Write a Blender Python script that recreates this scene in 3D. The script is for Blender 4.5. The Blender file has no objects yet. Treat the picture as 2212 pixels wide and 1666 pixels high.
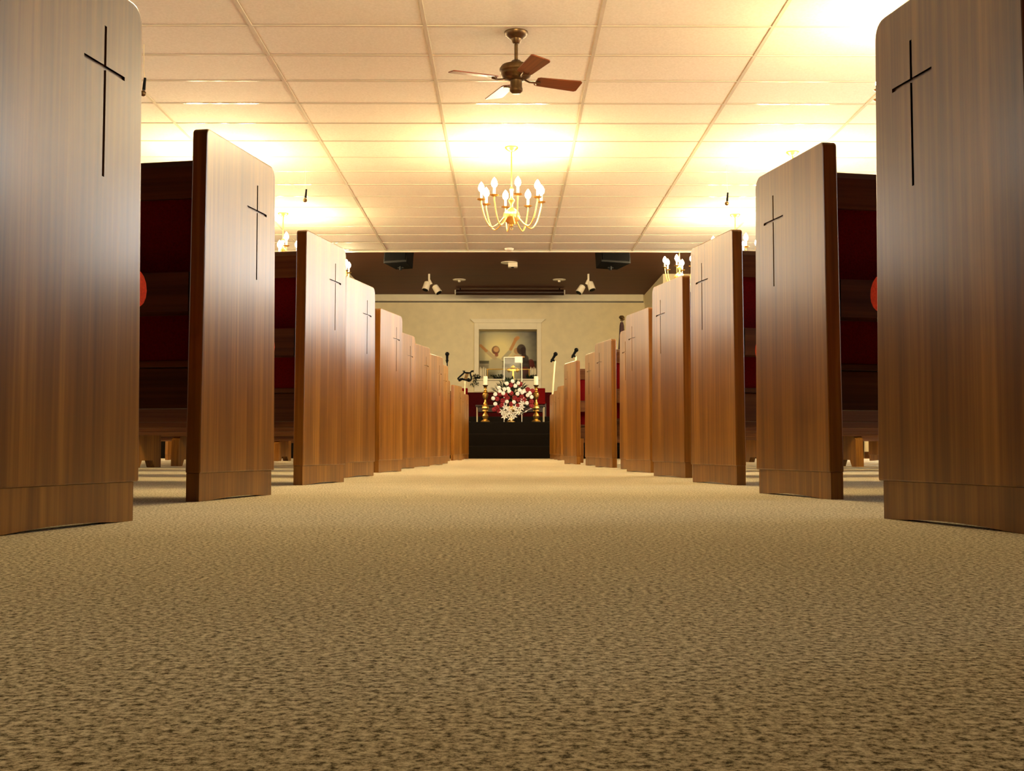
import bpy, bmesh, math, random
from mathutils import Vector, Matrix
R = random.Random(7)
PI = math.pi
S = bpy.context.scene
C = S.collection

# ------------------------------------------------------------------ camera model
F = 2520.0; CX, CY = 1106.0, 833.0
HC = 0.1215                      # lens just above the carpet
PITCH = math.atan(140.0 / F)
YAW = math.atan(12.0 / F)
CAM_LOC = Vector((0, 0, HC))
CAM_ROT = Matrix.Rotation(-YAW, 3, 'Z') @ Matrix.Rotation(PI / 2 + PITCH, 3, 'X')

def at(px, py, Y):
    """the place on the vertical plane y = Y that this pixel of the photograph looks at"""
    d = CAM_ROT @ Vector(((px - CX) / F, -(py - CY) / F, -1.0))
    return CAM_LOC + d * (Y / d.y)

def atz(px, py, z):
    d = CAM_ROT @ Vector(((px - CX) / F, -(py - CY) / F, -1.0))
    return CAM_LOC + d * ((z - HC) / d.z)

cam = bpy.data.cameras.new('camera'); co = bpy.data.objects.new('camera', cam); C.objects.link(co)
co.location = CAM_LOC; co.rotation_euler = CAM_ROT.to_euler()
cam.sensor_width = 36.0; cam.lens = F / 2212.0 * 36.0; cam.clip_start = 0.02
S.camera = co
S.view_settings.view_transform = 'Standard'; S.view_settings.look = 'None'
S.view_settings.exposure = 0.0; S.view_settings.gamma = 1.0

# ------------------------------------------------------------------ materials
def srgb(r, g, b):
    f = lambda c: (c / 255 / 12.92) if c / 255 <= 0.04045 else ((c / 255 + 0.055) / 1.055) ** 2.4
    return (f(r), f(g), f(b), 1.0)

def new_mat(name):
    m = bpy.data.materials.new(name); m.use_nodes = True
    nt = m.node_tree; p = nt.nodes['Principled BSDF']
    return m, nt, p

def plain(name, col, rough=0.6, metal=0.0, spec=0.5, emit=None, strength=0.0, noise=0.0, nscale=20.0, trans=0.0, bump=0.0):
    m, nt, p = new_mat(name)
    p.inputs['Base Color'].default_value = col
    p.inputs['Roughness'].default_value = rough
    p.inputs['Metallic'].default_value = metal
    p.inputs['Specular IOR Level'].default_value = spec
    if trans:
        p.inputs['Transmission Weight'].default_value = trans
    if emit:
        p.inputs['Emission Color'].default_value = emit
        p.inputs['Emission Strength'].default_value = strength
    if noise or bump:
        tc = nt.nodes.new('ShaderNodeTexCoord'); n = nt.nodes.new('ShaderNodeTexNoise')
        n.inputs['Scale'].default_value = nscale; n.inputs['Detail'].default_value = 4
        nt.links.new(tc.outputs['Object'], n.inputs['Vector'])
        if noise:
            r = nt.nodes.new('ShaderNodeValToRGB')
            r.color_ramp.elements[0].position = 0.3; r.color_ramp.elements[1].position = 0.7
            r.color_ramp.elements[0].color = tuple(c * (1 - noise) for c in col[:3]) + (1,)
            r.color_ramp.elements[1].color = tuple(min(1, c * (1 + noise)) for c in col[:3]) + (1,)
            nt.links.new(n.outputs['Fac'], r.inputs['Fac']); nt.links.new(r.outputs['Color'], p.inputs['Base Color'])
        if bump:
            b = nt.nodes.new('ShaderNodeBump'); b.inputs['Strength'].default_value = bump; b.inputs['Distance'].default_value = 0.002
            nt.links.new(n.outputs['Fac'], b.inputs['Height']); nt.links.new(b.outputs['Normal'], p.inputs['Normal'])
    return m

def wood(name, dark, mid, light, axis='z', rough=0.25, spec=0.5, fine=70.0, broad=11.0):
    m, nt, p = new_mat(name)
    L = nt.links.new
    tc = nt.nodes.new('ShaderNodeTexCoord'); oi = nt.nodes.new('ShaderNodeObjectInfo')
    ad = nt.nodes.new('ShaderNodeVectorMath'); ad.operation = 'ADD'
    mu = nt.nodes.new('ShaderNodeMath'); mu.operation = 'MULTIPLY'; mu.inputs[1].default_value = 37.0
    L(oi.outputs['Random'], mu.inputs[0]); L(tc.outputs['Object'], ad.inputs[0]); L(mu.outputs[0], ad.inputs[1])
    def streak(s, lo, detail):
        mp = nt.nodes.new('ShaderNodeMapping')
        sc = [s, s, s]; sc['xyz'.index(axis)] = lo
        mp.inputs['Scale'].default_value = sc
        n = nt.nodes.new('ShaderNodeTexNoise'); n.inputs['Scale'].default_value = 1.0; n.inputs['Detail'].default_value = detail
        n.inputs['Roughness'].default_value = 0.6
        L(ad.outputs[0], mp.inputs['Vector']); L(mp.outputs[0], n.inputs['Vector'])
        return n
    a = streak(fine, 1.6, 6); b = streak(broad, 0.35, 3)
    mx = nt.nodes.new('ShaderNodeMath'); mx.operation = 'MULTIPLY'; mx.inputs[1].default_value = 0.45
    my = nt.nodes.new('ShaderNodeMath'); my.operation = 'MULTIPLY_ADD'; my.inputs[1].default_value = 0.55
    L(a.outputs['Fac'], mx.inputs[0]); L(b.outputs['Fac'], my.inputs[0]); L(mx.outputs[0], my.inputs[2])
    r = nt.nodes.new('ShaderNodeValToRGB')
    e = r.color_ramp.elements; e[0].position = 0.34; e[0].color = dark; e[1].position = 0.66; e[1].color = light
    q = e.new(0.5); q.color = mid
    L(my.outputs[0], r.inputs['Fac']); L(r.outputs['Color'], p.inputs['Base Color'])
    p.inputs['Roughness'].default_value = rough; p.inputs['Specular IOR Level'].default_value = spec
    bu = nt.nodes.new('ShaderNodeBump'); bu.inputs['Strength'].default_value = 0.012; bu.inputs['Distance'].default_value = 0.001
    L(a.outputs['Fac'], bu.inputs['Height']); L(bu.outputs['Normal'], p.inputs['Normal'])
    return m

W_D, W_M, W_L = srgb(92, 53, 11), srgb(128, 81, 22), srgb(170, 117, 44)
R_D, R_M, R_L = srgb(60, 30, 8), srgb(84, 48, 16), srgb(108, 68, 28)
M_PANEL = wood('pew_wood_upright', W_D, W_M, W_L, 'z', 0.28, 0.5)
M_RAIL = wood('pew_wood_lengthwise', R_D, R_M, R_L, 'x', 0.5, 0.25)
M_PANEL.node_tree.nodes['Principled BSDF'].inputs['Coat Weight'].default_value = 0.25
M_PANEL.node_tree.nodes['Principled BSDF'].inputs['Coat Roughness'].default_value = 0.2
M_RED = plain('red_upholstery', srgb(98, 4, 5), 0.9, spec=0.1, noise=0.25, nscale=220, bump=0.3)
M_CUSH = plain('red_seat_fabric', srgb(204, 50, 10), 0.9, spec=0.15, noise=0.2, nscale=220, bump=0.3)
M_BRASS = plain('polished_brass', srgb(240, 200, 112), 0.34, 1.0, noise=0.08, nscale=9)
M_BRONZE = plain('antique_bronze', srgb(98, 76, 46), 0.4, 0.85, noise=0.25, nscale=30)
M_FANWOOD = wood('fan_blade_wood', srgb(84, 38, 14), srgb(116, 58, 22), srgb(146, 80, 34), 'x', 0.35, 0.5)
M_WHITE = plain('white_enamel', srgb(226, 214, 190), 0.4, noise=0.04)
M_SLEEVE = plain('candle_sleeve_white', srgb(240, 232, 210), 0.5, noise=0.03)
M_BULB = plain('lit_bulb', (1, 0.8, 0.5, 1), 0.4, emit=(1.0, 0.76, 0.42, 1), strength=420.0)
M_BULB3 = plain('lit_bulb_bright', (1, 0.8, 0.5, 1), 0.4, emit=(1.0, 0.77, 0.42, 1), strength=850.0)
M_BULB2 = plain('lit_bulb_chancel', (1, 0.8, 0.5, 1), 0.4, emit=(1.0, 0.77, 0.42, 1), strength=1000.0)
M_BLACK = plain('black_plastic', srgb(3, 3, 3), 0.6, spec=0.12, noise=0.3, nscale=60)
M_CREAMPOLE = plain('cream_pole', srgb(235, 220, 170), 0.3, 0.2, noise=0.05)
M_WALL = plain('cream_wall_paint', srgb(236, 222, 182), 0.8, noise=0.05, nscale=6)
M_TRIM = plain('cream_trim_paint', srgb(244, 234, 204), 0.6, noise=0.03, nscale=6)
M_TEE = plain('enamelled_ceiling_tee', srgb(208, 200, 172), 0.14, 0.0, 0.6, noise=0.05, nscale=8)
M_DARKCARPET = plain('dark_platform_carpet', srgb(20, 15, 9), 0.95, spec=0.1, noise=0.5, nscale=160, bump=0.4)
M_REDWALL = plain('dark_red_panel_cloth', srgb(56, 2, 3), 0.9, spec=0.1, noise=0.2, nscale=60)
M_BROWNCEIL = wood('dark_stained_ceiling_boards', srgb(80, 32, 7), srgb(90, 39, 10), srgb(100, 46, 13), 'x', 0.6, 0.25, 25, 7)
M_DARKWOOD = wood('dark_table_wood', srgb(30, 14, 8), srgb(44, 22, 12), srgb(58, 30, 16), 'x', 0.35)
M_WAX = plain('ivory_wax', srgb(246, 236, 204), 0.5, noise=0.03)
M_LEAF = plain('dark_green_leaf', srgb(24, 44, 16), 0.6, noise=0.4, nscale=40)
M_PETALW = plain('white_petal', srgb(240, 236, 222), 0.6, noise=0.06, nscale=60)
M_PETALR = plain('dark_red_petal', srgb(130, 8, 14), 0.6, noise=0.25, nscale=60)
M_GLASS = plain('clear_acrylic', srgb(238, 240, 232), 0.08, trans=1.0, noise=0.01)
M_GLASS.node_tree.nodes['Principled BSDF'].inputs['IOR'].default_value = 1.15
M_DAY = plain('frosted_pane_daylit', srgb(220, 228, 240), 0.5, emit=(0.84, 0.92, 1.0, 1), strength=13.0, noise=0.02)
M_DAY2 = plain('frosted_pane_dimmed', srgb(220, 228, 240), 0.5, emit=(0.84, 0.92, 1.0, 1), strength=4.0, noise=0.02)  # left panes' glow turned down to lessen sheen on right pew ends

def carpet():
    m, nt, p = new_mat('beige_loop_carpet')
    L = nt.links.new
    tc = nt.nodes.new('ShaderNodeTexCoord')
    n1 = nt.nodes.new('ShaderNodeTexNoise'); n1.inputs['Scale'].default_value = 190; n1.inputs['Detail'].default_value = 6; n1.inputs['Roughness'].default_value = 0.78
    n2 = nt.nodes.new('ShaderNodeTexNoise'); n2.inputs['Scale'].default_value = 5; n2.inputs['Detail'].default_value = 3
    L(tc.outputs['Object'], n1.inputs['Vector']); L(tc.outputs['Object'], n2.inputs['Vector'])
    r = nt.nodes.new('ShaderNodeValToRGB'); e = r.color_ramp.elements
    e[0].position = 0.40; e[0].color = srgb(70, 57, 30); e[1].position = 0.60; e[1].color = srgb(255, 246, 220)
    q = e.new(0.5); q.color = srgb(206, 192, 156)
    L(n1.outputs['Fac'], r.inputs['Fac'])
    mx = nt.nodes.new('ShaderNodeMix'); mx.data_type = 'RGBA'; mx.blend_type = 'MULTIPLY'; mx.inputs[0].default_value = 0.25
    r2 = nt.nodes.new('ShaderNodeValToRGB'); r2.color_ramp.elements[0].position = 0.35; r2.color_ramp.elements[1].position = 0.65
    r2.color_ramp.elements[0].color = (0.75, 0.74, 0.7, 1); r2.color_ramp.elements[1].color = (1, 1, 1, 1)
    L(n2.outputs['Fac'], r2.inputs['Fac']); L(r.outputs['Color'], mx.inputs[6]); L(r2.outputs['Color'], mx.inputs[7])
    L(mx.outputs[2], p.inputs['Base Color'])
    p.inputs['Roughness'].default_value = 0.95; p.inputs['Specular IOR Level'].default_value = 0.1
    b = nt.nodes.new('ShaderNodeBump'); b.inputs['Strength'].default_value = 0.25; b.inputs['Distance'].default_value = 0.002
    L(n1.outputs['Fac'], b.inputs['Height']); L(b.outputs['Normal'], p.inputs['Normal'])
    return m
M_CARPET = carpet()

def ceiling_tile():
    m, nt, p = new_mat('acoustic_ceiling_tile')
    L = nt.links.new
    tc = nt.nodes.new('ShaderNodeTexCoord')
    n = nt.nodes.new('ShaderNodeTexNoise'); n.inputs['Scale'].default_value = 60; n.inputs['Detail'].default_value = 5
    L(tc.outputs['Object'], n.inputs['Vector'])
    r = nt.nodes.new('ShaderNodeValToRGB'); r.color_ramp.elements[0].position = 0.3; r.color_ramp.elements[1].position = 0.7
    r.color_ramp.elements[0].color = srgb(210, 204, 178); r.color_ramp.elements[1].color = srgb(222, 216, 192)
    L(n.outputs['Fac'], r.inputs['Fac']); L(r.outputs['Color'], p.inputs['Base Color'])
    p.inputs['Roughness'].default_value = 0.8; p.inputs['Specular IOR Level'].default_value = 0.2
    b = nt.nodes.new('ShaderNodeBump'); b.inputs['Strength'].default_value = 0.15; b.inputs['Distance'].default_value = 0.002
    L(n.outputs['Fac'], b.inputs['Height']); L(b.outputs['Normal'], p.inputs['Normal'])
    return m
M_TILE = ceiling_tile()

# ------------------------------------------------------------------ mesh helpers
def box(bm, lo, hi, bev=0.0, seg=2):
    lo, hi = Vector(lo), Vector(hi)
    lo, hi = Vector([min(a, b) for a, b in zip(lo, hi)]), Vector([max(a, b) for a, b in zip(lo, hi)])
    g = bmesh.ops.create_cube(bm, size=1.0)
    for v in g['verts']:
        v.co = Vector([(lo[i] + hi[i]) / 2 + v.co[i] * (hi[i] - lo[i]) for i in range(3)])
    if bev:
        es = {e for v in g['verts'] for e in v.link_edges}
        bmesh.ops.bevel(bm, geom=list(es), offset=bev, segments=seg, affect='EDGES', profile=0.5)

def prism(bm, pts, a, b, axis='x', flip=False):
    """extrude the 2D outline pts from a to b along axis; pts are the other two coordinates in order"""
    def mk(p, t):
        return {'x': (t, p[0], p[1]), 'y': (p[0], t, p[1]), 'z': (p[0], p[1], t)}[axis]
    A = [bm.verts.new(mk(p, a)) for p in pts]; B = [bm.verts.new(mk(p, b)) for p in pts]
    bm.faces.new(A); bm.faces.new(B[::-1])
    n = len(pts)
    for i in range(n):
        bm.faces.new((A[i], B[i], B[(i + 1) % n], A[(i + 1) % n]))

def tube(bm, pts, r, n=8, cap=True):
    pts = [Vector(p) for p in pts]
    rs = r if isinstance(r, (list, tuple)) else [r] * len(pts)
    up = None; rings = []
    for i, p in enumerate(pts):
        t = (pts[min(i + 1, len(pts) - 1)] - pts[max(i - 1, 0)]).normalized()
        if up is None:
            up = Vector((0, 0, 1)) if abs(t.z) < 0.9 else Vector((1, 0, 0))
        s = t.cross(up).normalized(); up = s.cross(t).normalized()
        rings.append([bm.verts.new(p + (s * math.cos(k * 2 * PI / n) + up * math.sin(k * 2 * PI / n)) * rs[i]) for k in range(n)])
    for a, b in zip(rings, rings[1:]):
        for k in range(n):
            bm.faces.new((a[k], a[(k + 1) % n], b[(k + 1) % n], b[k]))
    if cap:
        bm.faces.new(rings[0][::-1]); bm.faces.new(rings[-1])

def lathe(bm, prof, c=(0, 0, 0), n=16, mat=None):
    """prof: list of (radius, z); closed at the ends when the radius is 0"""
    c = Vector(c); rings = []
    for r, z in prof:
        if r < 1e-6:
            rings.append([bm.verts.new(c + Vector((0, 0, z)))])
        else:
            rings.append([bm.verts.new(c + Vector((r * math.cos(k * 2 * PI / n), r * math.sin(k * 2 * PI / n), z))) for k in range(n)])
    for a, b in zip(rings, rings[1:]):
        for k in range(n):
            k2 = (k + 1) % n
            vs = []
            for v in ((a[k], a[k2]) if len(a) > 1 else (a[0],)): vs.append(v)
            for v in ((b[k2], b[k]) if len(b) > 1 else (b[0],)): vs.append(v)
            if len(vs) > 2: bm.faces.new(vs)
    if len(rings[0]) > 1: bm.faces.new(rings[0][::-1])
    if len(rings[-1]) > 1: bm.faces.new(rings[-1])

def ball(bm, c, r, u=12, v=8, sc=(1, 1, 1)):
    M = Matrix.Translation(Vector(c)) @ Matrix.Diagonal((r * sc[0], r * sc[1], r * sc[2], 1))
    bmesh.ops.create_uvsphere(bm, u_segments=u, v_segments=v, radius=1.0, matrix=M)

def mesh_of(name, bm, mat, smooth=False, angle=None):
    bmesh.ops.recalc_face_normals(bm, faces=bm.faces[:])
    me = bpy.data.meshes.new(name); bm.to_mesh(me); bm.free()
    me.materials.append(mat)
    if smooth:
        for p in me.polygons: p.use_smooth = True
        if angle:
            me.set_sharp_from_angle(angle=math.radians(angle))
    return me

def obj(name, bm, mat, parent=None, smooth=False, angle=40, loc=None):
    me = bm if isinstance(bm, bpy.types.Mesh) else mesh_of(name, bm, mat, smooth, angle)
    o = bpy.data.objects.new(name, me); C.objects.link(o)
    if loc is not None: o.location = loc
    if parent is not None: o.parent = parent
    return o

def tag(o, label, cat, group=None):
    o['label'] = label; o['category'] = cat
    if group: o['group'] = group
    return o

def thing(name, label, cat, loc=(0, 0, 0), rz=0.0, group=None):
    o = bpy.data.objects.new(name, None); C.objects.link(o)
    o.empty_display_size = 0.1
    o.location = loc; o.rotation_euler = (0, 0, rz)
    return tag(o, label, cat, group)

def struct(name, bm, mat, parent=None, smooth=False):
    o = obj(name, bm, mat, parent, smooth)
    o['kind'] = 'structure'
    return o

def dup(root, loc=None, rz=None, label=None):
    kids = {}
    for o in C.objects:
        if o.parent: kids.setdefault(o.parent, []).append(o)
    def cp(o, par):
        c = o.copy(); C.objects.link(c)
        if par is not None: c.parent = par
        for k in kids.get(o, []): cp(k, c)
        return c
    r = cp(root, None)
    if loc is not None: r.location = loc
    if rz is not None: r.rotation_euler = (0, 0, rz)
    if label: r['label'] = label
    return r

BM = bmesh.new

# ------------------------------------------------------------------ the room
HX = 5.4; Y0 = -1.6; Y1 = 17.3; CZ = 3.09        # nave
Z2 = 3.50; YW = 22.2; YB = 25.2; HX2 = 3.0       # chancel
bm = BM(); box(bm, (-HX - .2, Y0 - .2, -0.15), (HX + .2, YB + .8, 0)); struct('floor', bm, M_CARPET)
bm = BM(); box(bm, (-HX, Y0, CZ), (HX, Y1, CZ + 0.12)); struct('ceiling', bm, M_TILE)
bm = BM(); box(bm, (-HX, Y1, Z2), (HX, YB + .8, Z2 + 0.1)); struct('ceiling_chancel', bm, M_BROWNCEIL)
bm = BM(); box(bm, (-HX, Y1 - 0.03, CZ + 0.12), (HX, Y1, Z2 + 0.1)); box(bm, (-HX + .01, Y1 - 0.05, CZ - 0.012), (HX - .01, Y1 + 0.02, CZ + 0.0)); struct('trim_2', bm, M_TRIM)

# suspended ceiling grid
bm = BM()
xs = [-0.57 + 1.22 * k for k in range(-3, 5)]
for x in xs: box(bm, (x - 0.012, Y0 + .02, CZ - 0.005), (x + 0.012, Y1 - 0.06, CZ))
y = 8.02 - 0.61 * 22
while y < Y1 - 0.1:
    if y > Y0 + .05: box(bm, (-HX + .02, y - 0.011, CZ - 0.0045), (HX - .02, y + 0.011, CZ))
    y += 0.61
struct('trim_1', bm, M_TEE)

bm = BM(); box(bm, (-HX, Y0, 2.3), (HX, 3.1, 2.42)); box(bm, (-HX, 2.98, 2.42), (HX, 3.1, CZ - .006)); struct('ceiling_light_block', bm, M_BROWNCEIL)  # unseen low ceiling, added to keep light off the foreground carpet
# side walls with daylit windows
WY = [3.6, 6.6, 9.6, 12.6, 15.6]; WZ0, WZ1, WW = 0.95, 2.75, 1.3
n_win = 0
for s, nm in ((-1, 'left'), (1, 'right')):
    bm = BM()
    x0, x1 = s * HX, s * (HX + 0.2)
    box(bm, (x0, Y0, 0), (x1, YB + .8, WZ0)); box(bm, (x0, Y0, WZ1), (x1, YB + .8, Z2 + .1))
    edges = [Y0] + [e for y in WY for e in (y - WW / 2, y + WW / 2)] + [YB + .8]
    for i in range(0, len(edges), 2):
        box(bm, (x0, edges[i], WZ0), (x1, edges[i + 1], WZ1))
    struct('wall_' + nm, bm, M_WALL)
    for y in WY:
        n_win += 1
        w = bpy.data.objects.new('window_%d' % n_win, None); C.objects.link(w); w['kind'] = 'structure'
        w.location = (s * (HX + 0.1), y, 0)
        bm = BM(); a, b = WW / 2, 0.05
        for lo, hi in (((-.04, -a, WZ0), (.04, -a + b, WZ1)), ((-.04, a - b, WZ0), (.04, a, WZ1)), ((-.04, -a + b, WZ0), (.04, a - b, WZ0 + b)),
                       ((-.04, -a + b, WZ1 - b), (.04, a - b, WZ1)), ((-.03, -.02, WZ0 + b), (.03, .02, WZ1 - b)), ((-.03, -a + b, 1.83), (.03, a - b, 1.87))):
            box(bm, lo, hi)
        f = obj('window_frame', bm, M_TRIM, w); f['kind'] = 'structure'
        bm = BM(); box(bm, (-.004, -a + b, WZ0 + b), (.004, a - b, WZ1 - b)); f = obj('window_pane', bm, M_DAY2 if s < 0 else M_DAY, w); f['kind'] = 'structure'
bm = BM(); box(bm, (-HX, Y0 - .2, 0), (HX, Y0, CZ + .1)); struct('wall_rear', bm, M_BROWNCEIL)  # unseen; set close and dark to hold back light from behind
# walls that narrow the chancel
for s, nm in ((-1, 'chancel_left'), (1, 'chancel_right')):
    bm = BM(); box(bm, (s * HX2, YW, 0.3), (s * HX, YB, Z2)); struct('wall_' + nm, bm, M_WALL)

# back wall with the baptistry opening
oL, oT = at(1034.5, 712, YB).x, at(1100, 712, YB).z
oR, oB = at(1160, 712, YB).x, at(1100, 819, YB).z
bm = BM()
box(bm, (-HX2, YB, 0.3), (oL, YB + .25, Z2)); box(bm, (oR, YB, 0.3), (HX2, YB + .25, Z2))
box(bm, (oL, YB, oT), (oR, YB + .25, Z2)); box(bm, (oL, YB, 0.3), (oR, YB + .25, oB))
struct('wall_back', bm, M_WALL)
z0, z1 = at(1100, 651, YB).z, at(1100, 637, YB).z
bm = BM(); box(bm, (-HX2 + .03, YB - 0.07, z0), (HX2 - .03, YB, Z2 - .001), 0.01); struct('trim_3', bm, M_TRIM)
bm = BM(); box(bm, (-HX2 + .02, YB - 0.012, z0 - 0.028), (HX2 - .02, YB, z0 - 0.004)); struct('dark_gap_strip', bm, M_DARKWOOD)  # dark strip in place of the dark gap below the beam
# opening surround
eL, eR = at(1024.5, 712, YB).x, at(1169, 712, YB).x
fT, fB = at(1100, 698, YB).z, at(1100, 846, YB).z
cT = at(1100, 690, YB).z; cL, cR = at(1016, 690, YB).x, at(1178, 690, YB).x
bm = BM()
box(bm, (eL, YB - .04, fB), (oL, YB, fT), .004); box(bm, (oR, YB - .04, fB), (eR, YB, fT), .004); box(bm, (oL, YB - .04, oT), (oR, YB, fT), .004)
box(bm, (oL, YB - .03, fB), (oR, YB, oB), .004)
prism(bm, [(cL, cT), (cR, cT), (eR, fT), (eL, fT)], YB - .07, YB, 'y')
struct('trim_5', bm, M_TRIM)
bm = BM(); box(bm, (oL - .06, YB - .10, oB - .03), (oR + .06, YB + .25, oB), .004); struct('trim_6', bm, M_TRIM)
# recess sides
YP = YB + 0.42
bm = BM(); box(bm, (oL - .05, YB + .25, oB - .05), (oL, YP, oT + .05)); box(bm, (oR, YB + .25, oB - .05), (oR + .05, YP, oT + .05))
box(bm, (oL, YB + .25, oT), (oR, YP, oT + .05)); box(bm, (oL, YB + .25, oB - .05), (oR, YP, oB)); box(bm, (oL - .05, YP, oB - .05), (oR + .05, YP + .05, oT + .05)); struct('wall_recess', bm, M_WALL)

# platform: three carpeted steps, the main level and a raised tier behind
PZ = 0.55
bm = BM()
box(bm, (-2.0, 17.0, 0), (2.0, 17.31, 0.185), .012); box(bm, (-2.0, 17.3, 0), (2.0, 17.61, 0.367), .012)
box(bm, (-HX + .001, 17.6, 0), (HX - .001, YB - .001, PZ), .012)
TZ = at(1100, 900, 20.5).z
box(bm, (-HX2 + .05, 20.5, PZ - .01), (HX2 - .05, YB - .11, TZ), .012)
struct('floor_platform', bm, M_DARKCARPET)

# baseboards
for s, nm in ((-1, 'left'), (1, 'right')):
    bm = BM(); box(bm, (s * (HX - .015), Y0 + .02, 0), (s * HX, 17.55, .1)); struct('baseboard_' + nm, bm, M_RAIL)

# ------------------------------------------------------------------ pews
ANG = math.radians(11.3); PD = 0.45; PT = 0.038; PH = 0.90; KH = 0.067; PL = 3.7
CRV, CRA, CR0, CR1, CRB, GW, GD = -0.136, 0.063, 0.573, 0.826, 0.756, 0.007, 0.005

def round_outline(r0, r1):
    """side outline (v, z) of an end panel; front top corner radius r0, rear r1"""
    pts = [(-PD, KH), (0.0, KH)]
    for k in range(7):
        a = k / 6 * PI / 2
        pts.append((-r0 + r0 * math.cos(a), PH - r0 + r0 * math.sin(a)))
    for k in range(5):
        a = PI / 2 + k / 4 * PI / 2
        pts.append((-PD + r1 + r1 * math.cos(a), PH - r1 + r1 * math.sin(a)))
    tap = lambda v, z: (v - 0.016 * (z - KH) / (PH - KH)) if v > -PD / 2 else (v + 0.012 * (z - KH) / (PH - KH))
    return [(tap(v, z), z) for v, z in pts]

def bevel_flat(bm, off):
    es = [e for e in bm.edges if len(e.link_faces) == 2 and e.calc_face_angle(0) > 0.9]
    bmesh.ops.bevel(bm, geom=es, offset=off, segments=2, affect='EDGES', profile=0.5)

def cross_outline(g=0.0):
    w = GW / 2 + g
    return [(CRV - w, CR0), (CRV + w, CR0), (CRV + w, CRB - w), (CRV + CRA, CRB - w), (CRV + CRA, CRB + w), (CRV + w, CRB + w),
            (CRV + w, CR1), (CRV - w, CR1), (CRV - w, CRB + w), (CRV - CRA, CRB + w), (CRV - CRA, CRB - w), (CRV - w, CRB - w)]

def panel_mesh(s, carved):
    bm = BM(); prism(bm, round_outline(0.032, 0.014), 0, s * PT, 'x'); bmesh.ops.recalc_face_normals(bm, faces=bm.faces[:])
    bevel_flat(bm, 0.0035)
    me = mesh_of('end_panel', bm, M_PANEL)
    if carved:
        a = bpy.data.objects.new('tmp', me); C.objects.link(a)
        bm = BM(); prism(bm, cross_outline(), -s * 0.01, s * GD, 'x')
        cut = bpy.data.objects.new('cut', mesh_of('cut', bm, M_PANEL)); C.objects.link(cut)
        md = a.modifiers.new('b', 'BOOLEAN'); md.operation = 'DIFFERENCE'; md.object = cut; md.solver = 'EXACT'
        dg = bpy.context.evaluated_depsgraph_get(); dg.update()
        me = bpy.data.meshes.new_from_object(a.evaluated_get(dg))
        bpy.data.objects.remove(a); bpy.data.objects.remove(cut)
        me.name = 'end_panel'
    return me

def cross_mesh(s):
    bm = BM(); o = cross_outline()
    A = [bm.verts.new((s * 0.0002, p[0], p[1])) for p in o]; B = [bm.verts.new((s * (GD - .0004), p[0], p[1])) for p in o]
    bm.faces.new(B)
    for i in range(12): bm.faces.new((A[i], A[(i + 1) % 12], B[(i + 1) % 12], B[i]))
    return mesh_of('carved_cross', bm, M_PANEL)

def slab_between(bm, u0, u1, q, bev=0.0):
    """a long board whose (v, z) section is the quad q"""
    prism(bm, q, u0, u1, 'x'); bmesh.ops.recalc_face_normals(bm, faces=bm.faces[:])
    if bev: bevel_flat(bm, bev)

def vb(z):      # rear face of the reclined back at height z
    return -0.335 - (z - 0.34) * 0.17

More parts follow.
